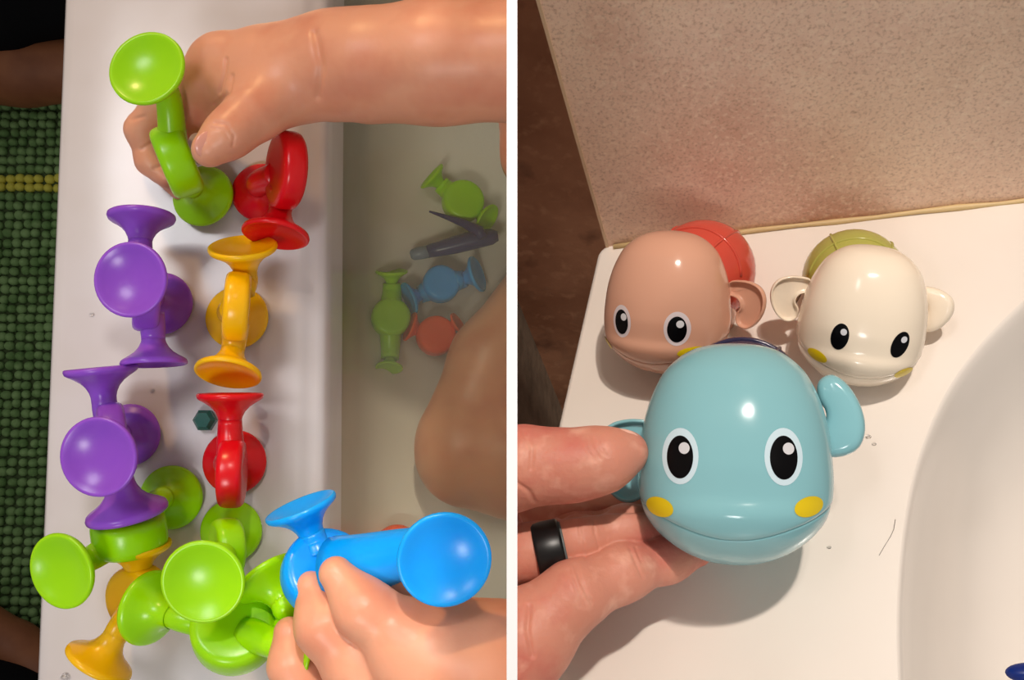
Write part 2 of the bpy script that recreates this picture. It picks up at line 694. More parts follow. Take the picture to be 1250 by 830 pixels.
# cream tub: deck with the basin opening
basin_px = [(1420, 262), (1340, 300), (1285, 335), (1240, 375), (1200, 415), (1163, 462), (1136, 515), (1116, 570), (1104, 630),
            (1097, 690), (1094, 750), (1095, 820), (1100, 900), (1112, 1000), (1135, 1130), (1180, 1300), (1250, 1460)]
bas = [rf(Rt(*p)) for p in basin_px]
# smooth it
for _ in range(2):
    nb = [bas[0]]
    for a, b in zip(bas[:-1], bas[1:]):
        nb.append((a[0] * .75 + b[0] * .25, a[1] * .75 + b[1] * .25))
        nb.append((a[0] * .25 + b[0] * .75, a[1] * .25 + b[1] * .75))
    nb.append(bas[-1])
    bas = nb
lf0 = rf(Rt(733, 318))
lf1 = rf(Rt(686, 525))
ld = Vector((lf1[0] - lf0[0], lf1[1] - lf0[1])).normalized()
left = []
cor = rf(Rt(734, 312))
for k in range(6):                              # rounded outer corner
    a = math.pi / 2 * k / 5
    left.append((cor[0] + 0.005 - 0.005 * math.sin(a), -0.0005 - 0.005 * (1 - math.cos(a)) ))
left += [(lf0[0] + ld.x * t, lf0[1] + ld.y * t) for t in (0.005, 0.05, 0.1, 0.16, 0.24, 0.5)]
poly = [(0.40, -0.0005)] + left + [(bas[-1][0], left[-1][1] - 0.02)] + bas[::-1] + [(0.40, bas[0][1])]
tubr = thing('corner_bathtub', 'cream bathtub with a wide flat corner deck under the toy whales', 'bathtub', RP(0.1, -0.08, -0.03))
bm = bmesh.new()
top = [bm.verts.new(RP(x, y, 0)) for (x, y) in poly]
fb = bm.faces.new(top)
nL = len(left)
# rounded outer lip along back/left edge then down
prev = [top[i] for i in range(0, nL + 1)]
prevp = [poly[i] for i in range(0, nL + 1)]


def out_n(i):
    a = poly[max(i - 1, 0)]
    b = poly[min(i + 1, nL)]
    t = Vector((b[0] - a[0], b[1] - a[1])).normalized()
    return Vector((t.y, -t.x))


def lip(off, dz):
    return [bm.verts.new(RP(poly[i][0] - out_n(i).x * -off, poly[i][1] - out_n(i).y * -off, dz)) for i in range(nL + 1)]


ring_prev = prev
for (off, dz) in ((0.0012, -0.0004), (0.002, -0.0016), (0.0023, -0.004), (0.0023, -0.10), (0.0023, -0.30)):
    ring = lip(off, dz)
    for i in range(nL):
        bm.faces.new((ring_prev[i], ring_prev[i + 1], ring[i + 1], ring[i]))
    ring_prev = ring
bmesh.ops.triangulate(bm, faces=[fb])
from_bm('deck', clip_right(bm), M['enamel_right'], tubr, True)
# basin: rounded lip, sloping wall, bottom
bm = bmesh.new()
cx, cy = rf(Rt(1420, 720))
rings = []
for (s, dz) in ((0.0, 0.0), (0.006, -0.0003), (0.016, -0.0014), (0.032, -0.005), (0.07, -0.016), (0.14, -0.036), (0.26, -0.058), (0.45, -0.074), (0.7, -0.082), (0.98, -0.084)):
    rings.append([bm.verts.new(RP(x + (cx - x) * s, y + (cy - y) * s, dz)) for (x, y) in bas])
for a, b in zip(rings[:-1], rings[1:]):
    for i in range(len(bas) - 1):
        bm.faces.new((a[i], a[i + 1], b[i + 1], b[i]))
from_bm('basin', bm, M['enamel_right'], tubr, True)


# ================================================================== LEFT: SUCTION TOYS
NL = Vector((0, 0, 1))


def cam_dir(p):
    return (CAM - Vector(p)).normalized()


def idir(dx, dy, toward=0.0):
    """direction given in the photo's right/down sense plus towards the viewer"""
    return (RC @ Vector((dx, -dy, toward))).normalized()


CUP = [(5.2, -15.5), (5.3, -13), (5.8, -11), (7.0, -8.6), (9.0, -6.4), (11.6, -4.6), (13.9, -3.3), (15.0, -2.5), (15.45, -1.3),
       (15.3, -0.4), (14.7, 0.0), (13.9, -0.2), (12.0, -1.3), (8.5, -2.8), (4.5, -3.7), (0, -4.0)]
HUB = [(0, 5.7), (8, 5.8), (12.5, 5.9), (14.4, 5.5), (15.5, 4.5), (16.0, 3.0), (16.1, 0), (16.0, -3.0), (15.5, -4.5), (14.4, -5.5),
       (12.5, -5.9), (8, -5.8), (0, -5.7)]


def edge_on(p, dx, dy, tilt=0.0):
    """hub axis across the line of sight at p, so the puck shows its rim"""
    v = cam_dir(p)
    n = idir(dx, dy, 0)
    n = (n - v * n.dot(v)).normalized()
    return (n + v * tilt).normalized()


def toy(label, m, hub, hubn, arms, group='suction cup toys', hub_r=1.0, hub_t=1.0, base=None, hub_stretch=1.0):
    """arms: (cup centre, cup axis, radius in mm[, kind])"""
    t = thing('suction_toy', label, 'toy', base if base is not None else Vector((hub.x, hub.y, Z0)), group)
    bm = bmesh.new()
    add_lathe(bm, [(r * 0.001 * hub_r, z * 0.001 * hub_t) for (r, z) in HUB], hub, hubn, 40)
    from_bm('hub', bm, m, t)
    for (c, ax, R, *fat) in arms:
        fat = fat[0] if fat else 1.0
        ax = Vector(ax).normalized()
        k = R / 15.3 * 0.001
        bm = bmesh.new()
        add_lathe(bm, [(r * k, z * k) for (r, z) in CUP], c, ax, 44)
        from_bm('suction_cup', bm, m, t)
        neck = c - ax * (14.5 * k)
        d = neck - hub
        ln = d.length
        if ln < 0.012:
            continue
        p0 = hub + d * (0.008 / ln)
        pts = bez(p0, p0 + d * 0.3, neck - ax * (ln * 0.3), neck + ax * (2.0 * k), 10)
        bm = bmesh.new()
        add_tube(bm, pts, [(0.0064 - 0.0011 * i / 10) * (1 + (fat - 1) * (1 - i / 12)) for i in range(11)], 20)
        from_bm('stem', bm, m, t)
    return t


V = Vector
SIT = -NL
# held lime toy
toy('lime green suction toy gripped by the child at the top of the rim', M['lime'], L(216, 196, .040), edge_on(L(216, 196, .040), .95, -.32, .0),
    [(L(178, 82, .080), idir(-.12, -.22, 1), 16.6), (L(249, 240, .0065), idir(.12, .18, -1), 15.2)], hub_r=1.05, hub_t=1.25)
# red toy under the wrist
toy('red L-shaped suction toy standing just below the child\'s wrist', M['red'], L(349, 208, .040), edge_on(L(349, 208, .040), -.98, -.12, .30),
    [(L(336, 289, .034), idir(-.10, 1, .34), 15.4), (L(320, 236, .002), SIT + V((-.08, .0, 0)), 14.6)], hub_r=1.12, hub_t=.95)
# purple toys
toy('purple four-cup suction toy, upper one of the two, below the held lime toy', M['purple'], L(180, 362, .036), edge_on(L(180, 362, .036), 1, .08, .0),
    [(L(158, 341, .070), idir(-.10, -.02, 1), 16.0), (L(198, 371, .002), SIT, 15.2),
     (L(173, 262, .036), idir(-.02, -1, -.20), 15.0), (L(188, 446, .034), idir(.06, 1, .10), 14.6)])
toy('purple four-cup suction toy, lower one, resting on the lime toy', M['purple'], L(139, 535, .036), edge_on(L(139, 535, .036), 1, -.15, .0),
    [(L(119, 558, .070), idir(-.10, .02, 1), 16.6), (L(159, 531, .002), SIT, 14.8),
     (L(123, 448, .036), idir(-.09, -1, .02), 15.9), (L(156, 629, .036), idir(.15, 1, -.18), 17.6)])
# yellow toy
toy('yellow three-cup suction toy in the middle of the rim between the red ones', M['yellow'], L(289, 374, .033), edge_on(L(289, 374, .033), 1, .08, .02),
    [(L(296, 299, .036), idir(.0, -1, .44), 15.6), (L(278, 458, .034), idir(-.06, 1, .52), 15.0), (L(290, 388, .002), SIT, 15.2)],
    hub_r=1.0, hub_t=.98)
# red toy below
toy('red suction toy with a flat top cup below the yellow toy', M['red'], L(283, 578, .036), edge_on(L(283, 578, .036), 1, 0, .12),
    [(L(281, 480, .036), idir(0, -1, -.02), 14.6), (L(287, 564, .002), SIT, 15.2)], hub_r=.95, hub_t=.95)
# lime toys at the bottom
toy('lime green suction toy capped by the lower purple toy, cup at far left', M['lime'], L(158, 651, .028), edge_on(L(158, 651, .028), -.14, -1, .35),
    [(L(73, 698, .052), idir(-.34, .10, 1), 16.4), (L(210, 607, .002), SIT, 15.0)], hub_r=1.02, hub_t=1.4)
toy('lime green suction toy with a big round cup facing up in the foreground', M['lime'], L(277, 668, .034), edge_on(L(277, 668, .034), 1, -.1, -.25),
    [(L(247, 711, .078), idir(.02, .06, 1), 16.7), (L(283, 648, .002), SIT, 14.6)], hub_r=.8, hub_t=1.0)
toy('lime green suction toy lying on its side against the lower yellow toy', M['lime'], L(287, 768, .044), idir(.15, -.55, .80),
    [(L(181, 741, .036), idir(-.80, -.10, -.50), 16.4), (L(388, 800, .064), idir(1, .22, .1), 13.0, 1.15)], hub_r=1.16, hub_t=1.6, base=L(287, 768))
toy('lime green suction toy half hidden behind the held blue toy', M['lime'], L(364, 752, .045), idir(1, .6, .2),
    [(L(325, 703, .050), idir(-.62, -.72, -.42), 15.6, 1.1)], hub_r=.75, base=L(364, 752))
# lower yellow
toy('yellow suction toy at the bottom edge with a cup pointing down-left', M['yellow'], L(171, 731, .020), idir(-.35, .1, .9),
    [(L(119, 811, .034), idir(-.52, .86, .06), 15.4), (L(166, 664, .026), idir(-.06, -1, .1), 15.4)], hub_r=1.0, hub_t=1.1)
# blue toy in the hand
toy('blue suction toy held in the child\'s lower hand', M['blue'], L(398, 700, .075), idir(.35, -.50, .75),
    [(L(366, 616, .078), idir(-.34, -.93, .12), 14.8), (L(543, 684, .125), idir(.16, .02, 1), 16.9, 2.2)], hub_r=1.12, hub_t=1.1, base=L(398, 700))

# small dark teal piece lying on the rim
bm = bmesh.new()
c = L(250, 513, 0.003)
add_lathe(bm, [(0, 0.004), (0.0038, 0.004), (0.0055, 0.0015), (0.0055, -0.0025), (0.0045, -0.003), (0, -0.003)], c, NL, 6)
tag(from_bm('teal_piece', bm, M['teal'], None, False), 'small dark teal plastic piece on the rim behind the red toy', 'toy piece')


# submerged toys on the tub bottom
def water_pt(px, py, h=-0.100):
    return L(px, py, h)


def under_toy(label, m, cup_a, hub, cup_b, ra=13, rb=13, hr=1.0):
    hubp = water_pt(*hub)
    a = water_pt(*cup_a)
    b = water_pt(*cup_b)
    da = (a - hubp).normalized()
    db = (b - hubp).normalized()
    return toy(label, m, hubp, (NL + V((.25, .1, 0))).normalized(), [(a, da + NL * .35, ra), (b, db + NL * .35, rb)], 'toys under the bath water',
               hub_r=hr, base=V((hubp.x, hubp.y, 0.385)))


under_toy('lime green suction toy under water, upper right by the leg', M['lime'], (526, 214), (565, 246), (596, 268), 9.5, 9.5, .78)
under_toy('lime green suction toy under water, upright, left of the orange one', M['lime'], (478, 330), (477, 388), (475, 450), 9.5, 8, .72)
under_toy('bright blue suction toy under water beside the navy toy', M['blue'], (498, 365), (538, 347), (584, 334), 10, 11, .68)
under_toy('orange suction toy under water below the blue one', M['orange'], (499, 398), (532, 410), (560, 394), 9, 7, .72)
under_toy('orange suction toy under water, glimpsed past the held blue toy', M['orange'], (458, 676), (484, 668), (515, 684), 9, 8, .8)

t = thing('toy_shark', 'navy blue finned toy under water with a paler tip', 'toy', V((water_pt(560, 295).x, water_pt(560, 295).y, .385)))
bm = bmesh.new()
spine = [(522, 307, 8), (535, 304, 9.5), (555, 299, 11), (580, 292, 12), (600, 289, 10), (608, 288, 6)]
k = .61 / F
add_tube(bm, [water_pt(p[0], p[1]) for p in spine], [p[2] * k for p in spine], 16)
from_bm('body', bm, M['navy'], t)
bm = bmesh.new()
tip = [(501, 312, 4), (504, 311, 7), (512, 309, 8), (523, 307, 8)]
add_tube(bm, [water_pt(p[0], p[1]) for p in tip], [p[2] * k for p in tip], 16)
o = from_bm('tip', bm, M['pale_tip'], t)
o['label'] = 'paler grey-blue tip'
bm = bmesh.new()
fin = [(524, 258, 1.2), (545, 265, 3), (565, 272, 5), (585, 282, 7), (590, 290, 6)]
add_tube(bm, [water_pt(p[0], p[1], -.092) for p in fin], [p[2] * k for p in fin], 10)
from_bm('fin', bm, M['navy'], t)


# ================================================================== CHILD
def pr(px, py, h, rpx):
    p = L(px, py, h)
    return (p, rpx * depth(p) / F)


child = thing('person', 'bare child in the tub holding suction toys, arms and knee in view', 'person', V((-0.05, -0.05, 0.385)))
groups = [
    # forearm and wrist
    (chain([pr(400, 78, .055, 56), pr(450, 80, .060, 62), pr(530, 76, .066, 69), pr(650, 74, .072, 76)], .012)),
    # back of the hand
    (chain([pr(400, 76, .055, 53), pr(330, 80, .050, 42), pr(262, 72, .050, 30)], .012) + (.012,)),
    (chain([pr(390, 95, .055, 42), pr(320, 112, .050, 34), pr(250, 100, .046, 24)], .012) + (.012,)),
    # thumb
    (chain([pr(350, 108, .056, 42), pr(312, 136, .063, 32), pr(280, 163, .069, 26), pr(255, 183, .071, 21)], .008) + (.008,)),
    (chain([pr(310, 118, .040, 28), pr(246, 142, .032, 20)], .008) + (.008,)),
    # index finger
    (chain([pr(272, 66, .052, 26), pr(246, 100, .048, 22), pr(226, 136, .040, 18), pr(212, 168, .030, 16)], .004) + (.004,)),
    # middle finger
    (chain([pr(248, 88, .046, 22), pr(196, 122, .036, 19), pr(172, 158, .026, 18), pr(184, 196, .020, 17), pr(204, 216, .018, 14)], .004) + (.003,)),
    # ring finger
    (chain([pr(252, 104, .036, 21), pr(196, 134, .020, 18), pr(176, 168, .012, 17), pr(194, 205, .011, 15), pr(218, 232, .011, 11.5)], .004) + (.002,)),
    # little finger
    (chain([pr(256, 118, .026, 18), pr(206, 152, .010, 15), pr(196, 186, .006, 14), pr(214, 222, .006, 11)], .004) + (.002,)),
]
net1 = skin(groups, .0007, half=('max', XL))
for ln_, w_, d_ in ([[(276, 72), (274, 90), (268, 112)], 2.2, .0009], [[(283, 92), (279, 112), (262, 128)], 2.4, .0010],
                    [[(384, 40), (392, 80), (388, 118)], 5, .0012], [[(262, 150), (276, 152), (286, 166), (284, 178)], 1.8, .0006],
                    [[(258, 156), (272, 158), (280, 170)], 1.6, .0004], [[(160, 146), (176, 142)], 2, .0006], [[(172, 182), (190, 172)], 2, .0006],
                    [[(188, 206), (206, 198)], 2, .0005]):
    wrinkle(net1, ln_, w_, d_, 1)
# lower hand round the blue toy
groups = [
    (chain([pr(650, 835, .085, 95), pr(590, 830, .088, 84), pr(520, 812, .090, 62)], .015)),
    (chain([pr(570, 815, .090, 70), pr(498, 782, .094, 45), pr(444, 742, .098, 34), pr(410, 700, .098, 21)], .006) + (.010,)),
    (chain([pr(540, 850, .080, 66), pr(445, 815, .082, 46), pr(398, 762, .086, 36), pr(379, 716, .084, 19)], .006) + (.0022,)),
    (chain([pr(500, 900, .066, 56), pr(395, 870, .066, 40), pr(357, 812, .068, 27), pr(353, 772, .066, 19)], .006) + (.0015,)),
    (chain([pr(600, 800, .085, 60), pr(545, 770, .075, 40), pr(480, 735, .066, 28), pr(440, 705, .062, 20)], .006) + (.006,)),
]
net2 = skin(groups, .001, half=('max', XL))
# knee and shin folded in the water, hip further up
groups = [
    (chain([pr(574, 552, -.083, 68), pr(640, 560, -.087, 72), pr(700, 570, -.09, 80)], .01)),
    (chain([pr(568, 530, -.084, 56), pr(604, 440, -.088, 52), pr(664, 370, -.095, 58)], .01) + (.006,)),
]
net3 = skin(groups, .0016, half=('max', XL))
net4 = skin([(chain([pr(650, 120, -.03, 46), pr(660, 190, -.05, 44), pr(700, 260, -.06, 50)], .01))], .0016, half=('max', XL))
net_mesh('arm', [net1], M['child_skin'], child)
net_mesh('arm', [net2], M['child_skin'], child)
net_mesh('leg', [net3], M['child_skin'], child)
net_mesh('torso', [net4], M['child_skin'], child)
# thumb nail
bm = bmesh.new()
tn = L(254, 176, .0766)
ax = (L(238, 196, .0755) - L(268, 166, .0755)).normalized()
zn = cam_dir(tn)
zn = (zn - ax * zn.dot(ax)).normalized()
zn = (zn + V((.25, -.1, 0))).normalized()
ax = (ax - zn * ax.dot(zn)).normalized()
add_ellipsoid(bm, tn,  .0062, .0052, .0014, ax, zn.cross(ax), zn)
from_bm('thumb_nail', bm, M['child_nail'], child)

# ================================================================== ADULT BESIDE THE TUB (knees on the mat, black shorts)
adult = thing('person', 'adult kneeling on the mat in black shorts, only bare knees in view', 'person', V((-.55, 0, 0)))


def pg(px, py, h, rpx):
    p = G(px, py, h)
    return (p, rpx * depth(p) / F)


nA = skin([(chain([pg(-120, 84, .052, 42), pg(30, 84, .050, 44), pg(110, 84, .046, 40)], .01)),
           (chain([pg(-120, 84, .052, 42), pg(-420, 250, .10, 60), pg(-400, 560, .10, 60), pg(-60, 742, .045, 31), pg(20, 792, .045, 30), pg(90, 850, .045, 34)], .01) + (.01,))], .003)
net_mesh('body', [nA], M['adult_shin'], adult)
nA = skin([(chain([pg(-120, -20, .085, 66), pg(30, -24, .085, 64), pg(110, -28, .085, 66)], .01)),
           (chain([pg(-110, 24, .085, 34), pg(-20, 30, .085, 34), pg(12, 28, .085, 33), pg(24, 20, .085, 31), pg(52, 12, .085, 33), pg(100, 8, .085, 32)], .01) + (.01,)),
           (chain([pg(-120, -20, .085, 66), pg(-480, 200, .13, 90), pg(-480, 640, .13, 90), pg(-80, 830, .07, 50), pg(0, 870, .07, 56), pg(90, 905, .07, 60)], .01) + (.01,))], .003)
net_mesh('shorts', [nA], M['black'], adult)


# ================================================================== RIGHT: TOY WHALES
PROF = [(137, 0), (135.8, 24), (131, 46), (124, 60), (115, 72), (106, 81), (97, 88), (78, 97.5), (59, 104.5), (40, 109.5), (20, 113), (0, 114.5), (-18, 116),
        (-38, 116), (-57, 114), (-68, 111), (-76, 107), (-86, 100), (-95, 92), (-105, 80), (-115, 65), (-123, 48), (-128, 32), (-131, 14), (-131.5, 0)]


for _ in range(4):
    q_ = [PROF[0]]
    for a_, b_ in zip(PROF[:-1], PROF[1:]):
        q_.append((a_[0] * .75 + b_[0] * .25, a_[1] * .75 + b_[1] * .25))
        q_.append((a_[0] * .25 + b_[0] * .75, a_[1] * .25 + b_[1] * .75))
    q_.append(PROF[-1])
    PROF = q_
PY = np.array([p[0] for p in PROF])[::-1]
PW = np.array([p[1] for p in PROF])[::-1]


def prof_w(y):
    return float(np.interp(y, PY, PW))


def sstep(a, b, x):
    t = max(0.0, min(1.0, (x - a) / (b - a)))
    return t * t * (3 - 2 * t)


def head_pt(y, phi, shrink=1.0):
    """phi = 0 faces the viewer"""
    wdt = prof_w(y) * shrink
    c, s_ = math.cos(phi), math.sin(phi)
    e = 2.25
    r = 1.0 / ((abs(c) ** e + abs(s_) ** e) ** (1 / e))
    z = wdt * r * c * 0.95
    x = wdt * r * s_
    if c > 0:
        b = sstep(-46, -70, y) * (1 - sstep(-112, -131, y))
        z += 4.5 * b * c ** 1.5
        z -= 2.5 * sstep(-5, -40, y) * (1 - sstep(-44, -62, y)) * c ** 2
    return Vector((x, y, z))


def y_mouth(phi):
    c, s_ = math.cos(phi), math.sin(phi)
    if c <= 0:
        return -50.0
    return -94.0 + 44.0 * min(1, abs(s_)) ** 2.2


def comma(n=48):
    """rounded scoop-like fin outline, root at the origin, reaching to +x, hooking to -y"""
    ctrl = [(-2, 9), (12, 13), (26, 14), (40, 10), (48, -2), (48, -18), (41, -34), (29, -44), (15, -40), (13, -27), (19, -18), (15, -10), (8, -8), (-2, -8)]
    pts = ctrl
    for _ in range(3):
        q = []
        for i in range(len(pts)):
            a, b = pts[i], pts[(i + 1) % len(pts)]
            q.append((a[0] * .75 + b[0] * .25, a[1] * .75 + b[1] * .25))
            q.append((a[0] * .25 + b[0] * .75, a[1] * .25 + b[1] * .75))
        pts = q
    return pts


def fin_mesh(bm, tf, mirror, hollow, sc=1.0, heart=False):
    pts = comma()
    if heart:
        pts = [(x * 1.0, y * 1.0) for (x, y) in pts]
    n = len(pts)
    if mirror:
        pts = [(-x, y) for (x, y) in pts][::-1]
    nor = []
    for i in range(n):
        a = Vector(pts[i - 1])
        b = Vector(pts[(i + 1) % n])
        t = (b - a).normalized()
        nor.append(Vector((t.y, -t.x)))
    ar = sum(pts[i][0] * pts[(i + 1) % n][1] - pts[(i + 1) % n][0] * pts[i][1] for i in range(n))
    if ar < 0:
        nor = [-q for q in nor]
    # (inset, z) rings; z towards viewer
    if hollow:
        prof_ = [(6.0, -6), (3, -5.6), (0.8, -4), (0, -1), (0, 2.5), (0.5, 3.6), (1.3, 4), (2.2, 3.6), (2.6, 2.5), (2.8, -0.5), (5, -1.2)]
    else:
        prof_ = [(6.5, -8), (2, -7), (0, -3), (0, 2), (1.0, 6), (3.0, 8.4), (6.5, 9.8)]
    rings_ = [[bm.verts.new(tf((pts[i][0] - nor[i].x * ins) * sc, (pts[i][1] - nor[i].y * ins) * sc, z * sc)) for i in range(n)] for (ins, z) in prof_]
    for a, b in zip(rings_[:-1], rings_[1:]):
        for i in range(n):
            bm.faces.new((a[i], a[(i + 1) % n], b[(i + 1) % n], b[i]))
    f1 = bm.faces.new(rings_[0][::-1])
    f2 = bm.faces.new(rings_[-1])
    bmesh.ops.triangulate(bm, faces=[f1, f2])


def whale(label, center, scale, yaw, pitch, roll, mb, ms, eyes, cheeks, eye_m, fins, feet=True, sh=(0, 10, -150), sr=102):
    """centre: head centre; scale: metres per design unit (half width about 115 units)"""
    fw = cam_dir(center)
    upi = RC @ Vector((0, 1, 0))
    X = upi.cross(fw).normalized()
    Y = fw.cross(X).normalized()
    B = Matrix((X, Y, fw)).transposed()
    B = B @ Matrix.Rotation(math.radians(roll), 3, 'Z') @ Matrix.Rotation(math.radians(yaw), 3, 'Y') @ Matrix.Rotation(math.radians(pitch), 3, 'X')

    def tf(x, y, z):
        return center + B @ Vector((x, y, z)) * scale
    t = thing('toy_whale', label, 'toy', tf(0, -131, -20), 'bath toy whales')
    # head
    NP = 144
    bm = bmesh.new()
    rings_ = []
    NR_ = 72
    for i in range(NR_ + 4):
        ring = []
        for j in range(NP):
            phi = 2 * math.pi * j / NP
            ym = y_mouth(phi)
            if i < NR_:
                u = i / (NR_ - 1)
                u = u * u * (0.6) + u * 0.4 if u < 1 else 1.0
                u = 1 - math.cos(u * math.pi / 2) if False else u
                y = 136.8 + (ym - 136.8) * u
                shr = 1.0
                if i == NR_ - 1:
                    shr = 0.994
            else:
                q = i - NR_ + 1
                y = ym - 0.6 * q
                shr = (0.985, 0.965, 0.93, 0.88)[q - 1]
            ring.append(bm.verts.new(tf(*head_pt(y, phi, shr))))
        rings_.append(ring)
    for a, b in zip(rings_[:-1], rings_[1:]):
        for j in range(NP):
            bm.faces.new((a[j], a[(j + 1) % NP], b[(j + 1) % NP], b[j]))
    bm.faces.new(rings_[0])
    from_bm('head', bm, mb, t)
    # jaw
    bm = bmesh.new()
    rings_ = []
    NJ = 22
    for i in range(-2, NJ):
        ring = []
        for j in range(NP):
            phi = 2 * math.pi * j / NP
            ym = y_mouth(phi) - 0.9
            if i < 0:
                y, shr = ym + 0.3 * -i, (0.95, 0.90)[-i - 1]
            else:
                u = i / (NJ - 1)
                y = ym + (-131.3 - ym) * u
                shr = 0.974 if i == 0 else 0.985
            ring.append(bm.verts.new(tf(*head_pt(y, phi, shr))))
        if i < 0:
            rings_.insert(0, ring) if i == -1 and False else rings_.append(ring)
        else:
            rings_.append(ring)
    for a, b in zip(rings_[:-1], rings_[1:]):
        for j in range(NP):
            bm.faces.new((a[j], a[(j + 1) % NP], b[(j + 1) % NP], b[j]))
    bm.faces.new(rings_[-1])
    from_bm('jaw', bm, mb, t)
    # trunk and shell behind the head
    bm = bmesh.new()
    add_ellipsoid(bm, tf(0, -34, -120), 92 * scale, 82 * scale, 108 * scale, B.col[0], B.col[1], B.col[2])
    from_bm('belly', bm, mb, t)
    bm = bmesh.new()
    add_ellipsoid(bm, tf(*sh), sr * scale, sr * scale, 112 * scale, B.col[0], B.col[1], B.col[2], 40, 26)
    shell = from_bm('shell', bm, ms, t)
    for (a0, zz) in ((-1, 0), (1, 0)):
        bm = bmesh.new()
        pts = []
        for q in range(17):
            th = -1.3 + 2.6 * q / 16
            pts.append(tf(sh[0] + sr * math.sin(a0 * .62) * math.cos(th), sh[1] + sr * math.cos(a0 * .62) * math.cos(th), sh[2] + 112 * math.sin(th)))
        add_tube(bm, pts, [3.0 * scale] * 17, 8)
        from_bm('shell_ridge', bm, ms, shell)
    bm = bmesh.new()
    pts = []
    for q in range(25):
        a = -1.5 + 3.0 * q / 24
        rr = math.cos(0.45)
        pts.append(tf(sh[0] + sr * rr * math.sin(a), sh[1] + sr * rr * math.cos(a), sh[2] + 112 * math.sin(.45)))
    add_tube(bm, pts, [3.0 * scale] * 25, 8)
    from_bm('shell_ridge', bm, ms, shell)
    # tail flukes and feet
    bm = bmesh.new()
    add_ellipsoid(bm, tf(0, -20, -262), 30 * scale, 20 * scale, 34 * scale, B.col[0], B.col[1], B.col[2], 20, 12)
    from_bm('tail', bm, mb, t)
    if feet:
        for sx in (-1, 1):
            bm = bmesh.new()
            add_ellipsoid(bm, tf(sx * 78, -44, -205), 34 * scale, 22 * scale, 26 * scale, B.col[0], B.col[1], B.col[2], 20, 12)
            from_bm('foot', bm, mb, t)

    # printed face: thin patches laid on the head

    def decal(name, m, parent, cx_, cy_, rx, ry, rot, lift):
        bm = bmesh.new()
        cr, sr = math.cos(rot), math.sin(rot)

        def at(u, v):
            x = cx_ + (u * rx * cr - v * ry * sr)
            y = cy_ + (u * rx * sr + v * ry * cr)
            lo_, hi_ = -math.pi / 2, math.pi / 2
            for _ in range(30):
                mid = (lo_ + hi_) / 2
                if head_pt(y, mid).x < x:
                    lo_ = mid
                else:
                    hi_ = mid
            p = head_pt(y, lo_)
            d1 = head_pt(y, lo_ + .01) - p
            d2 = head_pt(y + .6, lo_) - p
            no = d1.cross(d2).normalized()
            if no.z < 0:
                no = -no
            p = p + no * (lift * 0.001 / scale)
            return tf(p.x, p.y, p.z)
        c0 = bm.verts.new(at(0, 0))
        pr_ = None
        for q in range(1, 11):
            ring = [bm.verts.new(at(q / 10 * math.cos(2 * math.pi * k / 36), q / 10 * math.sin(2 * math.pi * k / 36))) for k in range(36)]
            for k in range(36):
                if pr_ is None:
                    bm.faces.new((c0, ring[k], ring[(k + 1) % 36]))
                else:
                    bm.faces.new((pr_[k], ring[k], ring[(k + 1) % 36], pr_[(k + 1) % 36]))
            pr_ = ring
        return from_bm(name, bm, m, parent)
    for (ex_, ey_, rx, ry, rt) in eyes:
        par = t
        if eye_m is not None:
            par = decal('eye', eye_m, t, ex_, ey_, rx, ry, rt, 0.12)
            pup = decal('pupil', M['pupil'], par, ex_, ey_ - 1, rx * .72, ry * .76, rt, 0.22)
            decal('glint', M['glint'], par, ex_ + 5, ey_ + 9, 6.2, 6.6, 0, 0.32)
        else:
            par = decal('eye', M['pupil'], t, ex_, ey_, rx * .8, ry * .8, rt, 0.15)
            decal('glint', M['glint'], par, ex_ + 5, ey_ + 10, 5.5, 6.0, 0, 0.28)
    for (ex_, ey_, rx, ry, rt) in cheeks:
        decal('cheek', M['cheek'], t, ex_, ey_, rx, ry, rt, 0.15)
    # fins: (root x, y, z), mirror, hollow, rotation in the fin plane, tilt about y, size, flip
    for (fx, fy, fz, mirror, hollow, rot, tilt, size, flip) in fins:
        bm = bmesh.new()
        cr, sr = math.cos(math.radians(rot)), math.sin(math.radians(rot))
        ct, st = math.cos(math.radians(tilt)), math.sin(math.radians(tilt))

        def ff(x, y, z):
            if flip:
                y = -y
            sx_, sy_ = size if isinstance(size, tuple) else (size, size)
            x, y = x * sx_, y * sy_
            z = z * sx_
            x2, y2 = x * cr - y * sr, x * sr + y * cr
            x3, z3 = x2 * ct + z * st, -x2 * st + z * ct
            return tf(fx + x3, fy + y2, fz + z3)
        fin_mesh(bm, ff, mirror, hollow)
        from_bm('fin', bm, mb, t)
    return t


EYES = [(-60, -2, 21, 32, 0), (54, 0, 21, 32, 0)]
CHEEKS = [(-84, -61, 17, 11, math.radians(-14)), (82, -55, 17, 11, math.radians(18))]
dB = 0.305
sB = dB / F
wb = whale('pale blue toy whale with big white-ringed eyes held in a hand', W(896, 556, dB), sB, 0, 0, 0, M['w_blue'], M['w_navy'],
           EYES, CHEEKS, M['eye_white'],
           [(92, 20, -38, False, False, 10, -10, (1.42, 1.8), True), (-84, 18, -46, True, True, 0, 6, 1.9, False)], feet=False, sh=(10, 74, -110), sr=84)
dP = 0.374
sP = dP * 75 / 115 / F
whale('peach toy whale with a coral red shell near the back corner', W(815, 371, dP), sP, -20, 12, -7, M['w_peach'], M['w_red'],
      [(-48, -20, 20, 30, 0.05), (56, -22, 22, 31, 0.0)], [(-92, -74, 17, 9, -.2), (80, -64, 22, 9, .2)], M['eye_grey'],
      [(98, 30, -60, False, True, -4, -12, 1.6, False), (-100, 36, -60, True, False, 0, 30, .7, False)], True, sh=(14, 42, -150))
dC = 0.355
sC = dC * 74 / 115 / F
